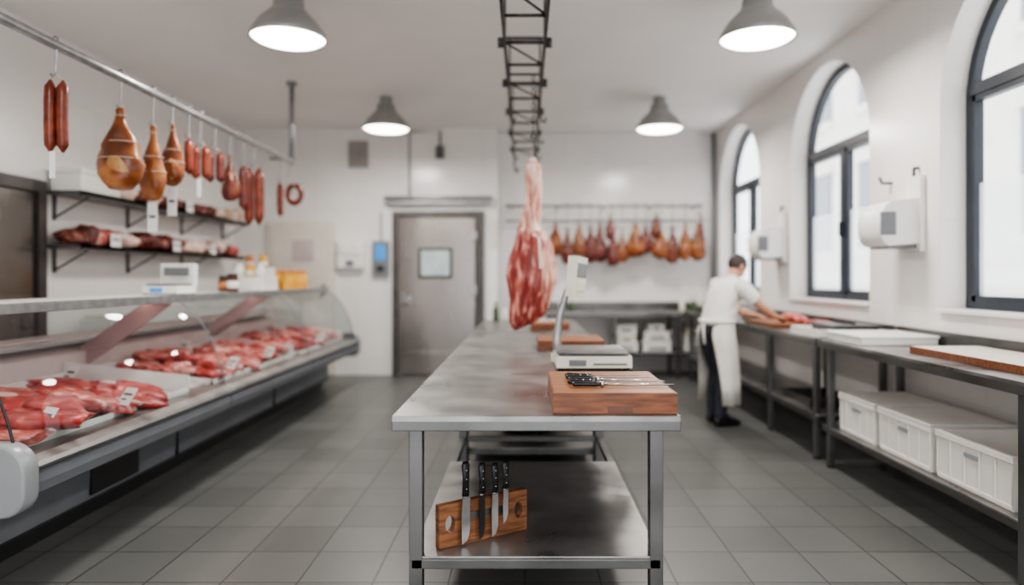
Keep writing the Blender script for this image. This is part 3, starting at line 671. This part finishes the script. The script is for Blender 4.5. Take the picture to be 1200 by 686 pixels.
for (a,b,c) in ((2.6,7.6,.2),(2.5,8.1,.14),(2.62,8.6,.22),(2.45,9.1,.16)):
    w=B('steel_container'); w.box(a-.14,a+.14,b-.16,b+.16,.971,.971+c*.6,random.choice(['steel','white'])); w.box(a-.15,a+.15,b-.17,b+.17,.965+c*.55,.975+c*.6,'steel'); w.build(.008)
w=B('oven_tray'); w.box(2.38,2.8,5.7,6.3,.361,.37,'steeldark'); 
for a in ((2.38,2.39,5.7,6.3),(2.79,2.8,5.7,6.3),(2.39,2.79,5.7,5.71),(2.39,2.79,6.29,6.3)): w.box(*a,.37,.43,'steeldark')
w.build()
for (x0,x1,z0,h,k) in ((1.30,1.64,.381,.13,'white'),(1.33,1.61,.512,.13,'offw'),(1.31,1.62,.643,.12,'white'),(1.70,2.12,.381,.15,'white'),(1.72,2.10,.532,.14,'crate'),(1.78,2.02,.673,.10,'white'),(2.30,2.6,.381,.2,'white'),(2.32,2.58,.582,.14,'offw')):
    w=B('food_container'); w.box(x0+.01,x1-.01,9.84,10.25,z0,z0+h-.02,k); w.box(x0,x1,9.83,10.26,z0+h-.02,z0+h,k); w.box(x0+.08,x1-.08,9.826,9.83,z0+.03,z0+.06,'grey'); w.build(.008)
for (x,y,h,k) in ((-.36,8.5,.24,'bottle'),(-.25,8.62,.2,'white'),(-.15,8.45,.18,'offw'),(.0,8.6,.22,'white')):
    w=B('squeeze_bottle'); w.lathe([(.034,0),(.036,.01),(.036,h*.6),(.014,h*.78),(.012,h*.95),(.016,h*.95),(.016,h),(0,h)],(x,y,.901),k,n=16); w.build()
w=B('folded_cloth'); w.box(.12,.42,7.85,8.15,.901,.925,'card'); w.box(.14,.41,7.86,8.13,.925,.945,'card'); w.build(.01)
for (x,y,h) in ((.55,10.2,.2),(.7,10.22,.16),(2.35,10.2,.22),(2.5,10.15,.18),(2.62,10.2,.26)):
    w=B('squeeze_bottle'); w.lathe([(.04,0),(.045,.01),(.045,h*.6),(.016,h*.78),(.012,h*.98),(0,h)],(x,y,.951),random.choice(['white','offw','bottle']),n=14); w.build()

# ---------------------------------------------------------------- dispensers on right wall
def disp(y,z):
    w=B('paper_towel_dispenser')
    prof=[(XR-.006,z-.14),(XR-.26,z-.16),(XR-.30,z-.13),(XR-.325,z-.07),(XR-.33,z+.0),(XR-.32,z+.08),(XR-.29,z+.14),(XR-.24,z+.17),(XR-.006,z+.20)]
    sweepY(w,prof,y-.17,y+.17,'white',True,True)
    w.box(XR-.327,XR-.21,y-.176,y-.168,z-.08,z+.09,'grey'); w.box(XR-.25,XR-.02,y-.14,y+.14,z-.175,z-.15,'grey')
    w.box(XR-.045,XR-.006,y-.19,y+.0,z-.20,z+.36,'white'); w.tube([(XR-.04,y-.1,z+.36),(XR-.04,y-.1,z+.42),(XR-.005,y-.1,z+.42)],.012,'black')
    return w.build(.012)
disp(5.17,1.84); disp(7.80,1.82)
w=B('wall_hook'); w.tube([(XR,5.45,2.2),(XR-.08,5.45,2.2),(XR-.1,5.45,2.25)],.012,'steeldark'); w.build()

# ---------------------------------------------------------------- ceiling lamps (three rows)
for (x,y) in ((-1.80,5.2),(1.77,5.2),(-1.70,8.37),(1.65,8.37),(-1.80,1.6),(1.77,1.6)):
    w=B('ceiling_lamp')
    w.lathe([(.07,CZ),(.075,CZ-.01),(.075,CZ-.09),(.11,CZ-.10),(.115,CZ-.16),(.14,CZ-.19),(.22,CZ-.27),(.275,CZ-.36),(.285,CZ-.40),(.275,CZ-.40),(.262,CZ-.36),(.21,CZ-.28),(.13,CZ-.21),(0,CZ-.20)],(x,y,0),'shade',n=40)
    w.lathe([(0,CZ-.425),(.15,CZ-.42),(.24,CZ-.405),(.270,CZ-.385)],(x,y,0),'lens',n=40)
    w.build()
    L=bpy.data.lights.new('lamp_light','AREA'); L.shape='DISK'; L.size=.46; L.energy=40; L.color=(1,.96,.91)
    o=bpy.data.objects.new('lamp_light',L); o.location=(x,y,CZ-.43); COL.objects.link(o)

# ---------------------------------------------------------------- butcher
bro=bpy.data.objects.new('butcher',None); COL.objects.link(bro)
th=math.radians(22); F=Vector((math.cos(th),math.sin(th),0)); Lf=Vector((-math.sin(th),math.cos(th),0)); O=Vector((1.90,6.72,0))
def W(f,l,z): return O+F*f+Lf*l+Vector((0,0,z))
w=B('body')
def ring(w,rows,k,n=28):
    vs=[]
    for (f,l,z,rf,rl) in rows:
        for j in range(n):
            a=2*math.pi*j/n; vs.append(W(f+rf*math.cos(a),l+rl*math.sin(a),z))
    m=len(rows)
    w.add(vs,[(i*n+j,i*n+(j+1)%n,(i+1)*n+(j+1)%n,(i+1)*n+j) for i in range(m-1) for j in range(n)]+[tuple(range(n))[::-1],tuple((m-1)*n+j for j in range(n))],k,True)
ring(w,[(-.03,0,.84,.10,.15),(-.035,0,.90,.125,.175),(-.03,0,.98,.135,.178),(-.01,0,1.06,.135,.168),(.02,0,1.15,.142,.172),(.06,0,1.25,.145,.185),(.09,0,1.33,.135,.192),(.115,0,1.39,.112,.185),(.135,0,1.43,.08,.12),(.15,0,1.46,.06,.07)],'shirt')
w.tube([W(.14,0,1.41),W(.175,0,1.475),W(.21,0,1.53)],[.062,.056,.056],'shirt',n=16)
hd=(F*.80+Vector((0,0,-.60))).normalized(); up=(F*.60+Vector((0,0,.80))).normalized(); hc=W(.235,0,1.555)
def H(f,l,u): return hc+hd*f+Lf*l+up*u
def ell(w,c,rf,rl,ru,k,n=20,m=12):
    vs=[]
    for i in range(m+1):
        t=math.pi*i/m
        for j in range(n):
            p=2*math.pi*j/n; a=math.sin(t)*math.cos(p)*rf; b=math.sin(t)*math.sin(p)*rl; cc=math.cos(t)*ru
            vs.append(H(c[0]+a,c[1]+b,c[2]+cc))
    w.add(vs,[(i*n+j,(i+1)*n+j,(i+1)*n+(j+1)%n,i*n+(j+1)%n) for i in range(m) for j in range(n)],k,True)
ell(w,(-.01,0,.025),.098,.077,.092,'skin'); ell(w,(.03,0,-.035),.062,.058,.078,'skin'); ell(w,(.045,0,-.085),.035,.036,.03,'skin')
w.tube([H(.085,0,.015),H(.112,0,-.022),H(.09,0,-.035)],[.010,.015,.012],'skin',n=8)
ell(w,(.075,0,.03),.022,.055,.014,'skin'); ell(w,(.082,0,-.06),.015,.026,.012,'skin')
for s in (-1,1): ell(w,(-.005,s*.078,-.005),.018,.011,.032,'skin',10,8)
arms={-1:[(.115,-.15,1.385),(.14,-.20,1.35),(.21,-.235,1.27),(.285,-.265,1.18),(.37,-.27,1.125),(.465,-.272,1.07)],
       1:[(.115,.15,1.385),(.14,.20,1.35),(.22,.20,1.25),(.305,.175,1.14),(.39,.10,1.09),(.475,.03,1.07)]}
hand_ax={}
for s,P in arms.items():
    w.tube([W(*p) for p in P],[.062,.064,.054,.045,.041,(.030,.026)],'skin',n=16)
    wr=W(*P[-1]); d1=(wr-W(*P[-2])); d1.z=0; d1.normalize(); dd=(d1+Vector((0,0,-.28))).normalized(); sd=dd.cross(Vector((0,0,1))).normalized(); dn=dd.cross(sd).normalized()
    if dn.z>0: dn=-dn
    w.tube([wr-dd*.01,wr+dd*.03,wr+dd*.085],[(.022,.03),(.019,.040),(.014,.040)],'skin',n=14,ref=tuple(dn))
    for i,(o_,ln) in enumerate(((-.031,.066),(-.0105,.076),(.0105,.072),(.031,.056))):
        b0=wr+dd*.075+sd*o_; p1=b0+dd*ln*.48+sd*o_*.12; p2=p1+(dd*.75+dn*.7).normalized()*ln*.32; p3=p2+(dd*.35+dn*.95).normalized()*ln*.24
        w.tube([b0,p1,p2,p3],[.0095,.009,.0085,.007],'skin',n=8)
    tsd=sd*(1 if (sd.dot(Lf)*(-s)>0) else -1)
    b0=wr+dd*.025+tsd*.026; w.tube([b0,b0+dd*.03+tsd*.022,b0+dd*.058+tsd*.024+dn*.012],[.013,.011,.009],'skin',n=8)
    hand_ax[s]=(wr,dd,sd,dn)
for s in (-1,1):
    P=arms[s]; w.tube([W(*P[0]),W(*P[1]),W(*P[2]),W(*[(a+b)/2 for a,b in zip(P[2],P[3])])],[.074,.080,.076,.074],'shirt',n=16)
for s in (-1,1):
    fo=-.03 if s<0 else .03
    w.tube([W(-.03,s*.085,.92),W(-.02,s*.09,.78),W(.02+fo,s*.095,.50),W(-.0+fo,s*.10,.30),W(-.02+fo,s*.10,.09)],[.105,.098,.072,.066,.055],'pants',n=18)
    w.tube([W(-.075+fo,s*.10,.045),W(-.03+fo,s*.10,.055),W(.06+fo,s*.105,.048),W(.15+fo,s*.115,.036),W(.195+fo,s*.118,.028)],[(.040,.034),(.052,.042),(.044,.046),(.034,.046),(.022,.030)],'black',n=16,ref=(0,0,1))
tmp=w.build()
rm=tmp.modifiers.new('r','REMESH'); rm.mode='VOXEL'; rm.voxel_size=.0065
smm=tmp.modifiers.new('s','SMOOTH'); smm.factor=.5; smm.iterations=2
dg=bpy.context.evaluated_depsgraph_get(); me=bpy.data.meshes.new_from_object(tmp.evaluated_get(dg))
bpy.data.objects.remove(tmp)
me.materials.clear(); ks=['skin','shirt','pants','black']
for k in ks: me.materials.append(M[k])
sl={s:((W(*arms[s][2])+W(*arms[s][3]))/2,(W(*arms[s][3])-W(*arms[s][2])).normalized()) for s in (-1,1)}
for p in me.polygons:
    c=p.center; rel=c-O; f=rel.dot(F); l=rel.dot(Lf); z=c.z; p.use_smooth=True
    if z<.095 : i=3
    elif z<.99 and f<.22: i=2
    else:
        i=1
        for s in (-1,1):
            if (c-sl[s][0]).dot(sl[s][1])>-.005 and (l*s>.13 or f>.24): i=0
            if f>.27: i=0
        if (c-W(.155,0,1.465)).dot(Vector((F.x*.45,F.y*.45,.89)))>0 and abs(l)<.12: i=0
    p.material_index=i
ob=bpy.data.objects.new('body',me); COL.objects.link(ob); ob.parent=bro
w=B('hair'); vs=[];n=28;m=14
for i in range(m+1):
    t=math.radians(112)*i/m
    for j in range(n):
        a=2*math.pi*j/n
        v=Vector((math.sin(t)*math.cos(a),math.sin(t)*math.sin(a),math.cos(t)))
        v=Matrix.Rotation(math.radians(-42),3,'Y')@v
        q_=1+.03*noise.noise(v*7)
        vs.append(H(-.012+v.x*.104*q_,v.y*.083*q_,.027+v.z*.098*q_))
w.add(vs,[(i*n+j,(i+1)*n+j,(i+1)*n+(j+1)%n,i*n+(j+1)%n) for i in range(m) for j in range(n)],'hair',True)
o=w.build(0,bro); md=o.modifiers.new('t','SOLIDIFY'); md.thickness=.008; md.offset=-1
w=B('face_details')
for s in (-1,1):
    ell(w,(.078,s*.028,.008),.010,.012,.008,'white',10,8); ell(w,(.086,s*.028,.006),.004,.005,.005,'black',8,6); w.tube([H(.09,s*.012,.028),H(.091,s*.03,.034),H(.08,s*.045,.028)],.004,'hair',n=6)
w.tube([H(.088,-.022,-.062),H(.098,0,-.060),H(.088,.022,-.062)],.004,'meatd',n=6)
w.build(0,bro)
w=B('apron'); rows=[(.10,1.335,.14,.13,42),(.085,1.28,.16,.17,60),(.055,1.20,.162,.185,76),(.025,1.12,.16,.185,96),(.0,1.04,.155,.186,125),(-.015,.96,.158,.192,145),(-.015,.88,.163,.20,148),(.0,.74,.17,.21,142),(.01,.58,.18,.215,134),(.015,.42,.185,.22,128),(.015,.22,.19,.225,124)]
vs=[];n=40
for ri,(f,z,rf,rl,A_) in enumerate(rows):
    for j in range(n+1):
        a=math.radians(-A_+2*A_*j/n); fold=(.010*math.sin(j*1.1+ri*.3)+.006*math.sin(j*2.3))*max(0,(1.0-z))
        vs.append(W(f+(rf+fold)*math.cos(a)+.004,(rl+fold)*math.sin(a),z))
w.add(vs,[(i*(n+1)+j,i*(n+1)+j+1,(i+1)*(n+1)+j+1,(i+1)*(n+1)+j) for i in range(len(rows)-1) for j in range(n)],'apron',True)
w.tube([W(-.01+.160*math.cos(t),.195*math.sin(t),1.02) for t in [2*math.pi*i/40 for i in range(41)]],[(.018,.006)]*41,'apron',n=8,caps=False,ref=(0,0,1))
w.blob(W(-.175,0,1.02),(.03,.03,.03),'apron',seed=2)
for s in (-1,1): w.tube([W(-.175,s*.01,1.02),W(-.20,s*.04,.93),W(-.195,s*.05,.80)],[(.012,.004)]*3,'apron',n=6)
for s in (-1,1): w.tube([W(.20,s*.085,1.335),W(.205,s*.08,1.39),W(.165,s*.075,1.455),W(.10,s*.05,1.465),W(.075,0,1.45)],[(.012,.005)]*5,'apron',n=6)
o=w.build(0,bro); md=o.modifiers.new('t','SOLIDIFY'); md.thickness=.004
wr,dd,sd,dn=hand_ax[-1]
c=wr+dd*.095+dn*.022
w=B('knife'); ax=(dd*.7+(-sd if sd.dot(F)<0 else sd)*.2+Vector((0,0,-.05))).normalized()
w.tube([c-ax*.06,c+ax*.05],[(.010,.012)]*2,'black',n=10); w.tube([c+ax*.05,c+ax*.12,c+ax*.17],[(.013,.0015),(.012,.0015),(.002,.001)],'chrome',n=8,ref=(0,0,1))
w.build(0,bro)

# ---------------------------------------------------------------- world, camera
wd=bpy.data.worlds.new('World'); S.world=wd; wd.use_nodes=True
bg=wd.node_tree.nodes['Background']; bg.inputs[0].default_value=(.96,.975,1,1); bg.inputs[1].default_value=2.9
cam=bpy.data.cameras.new('Camera'); co=bpy.data.objects.new('Camera',cam); COL.objects.link(co)
cam.sensor_width=36; cam.lens=24; co.location=(0,0,1.45); co.rotation_euler=(math.pi/2,0,0)
cam.shift_x=-15/1200; cam.shift_y=-18/1200
cam.clip_start=.05
cam.dof.use_dof=True; cam.dof.focus_distance=3.0; cam.dof.aperture_fstop=.65
S.camera=co
S.view_settings.view_transform='AgX'; S.view_settings.look='AgX - Medium High Contrast'; S.view_settings.exposure=.4
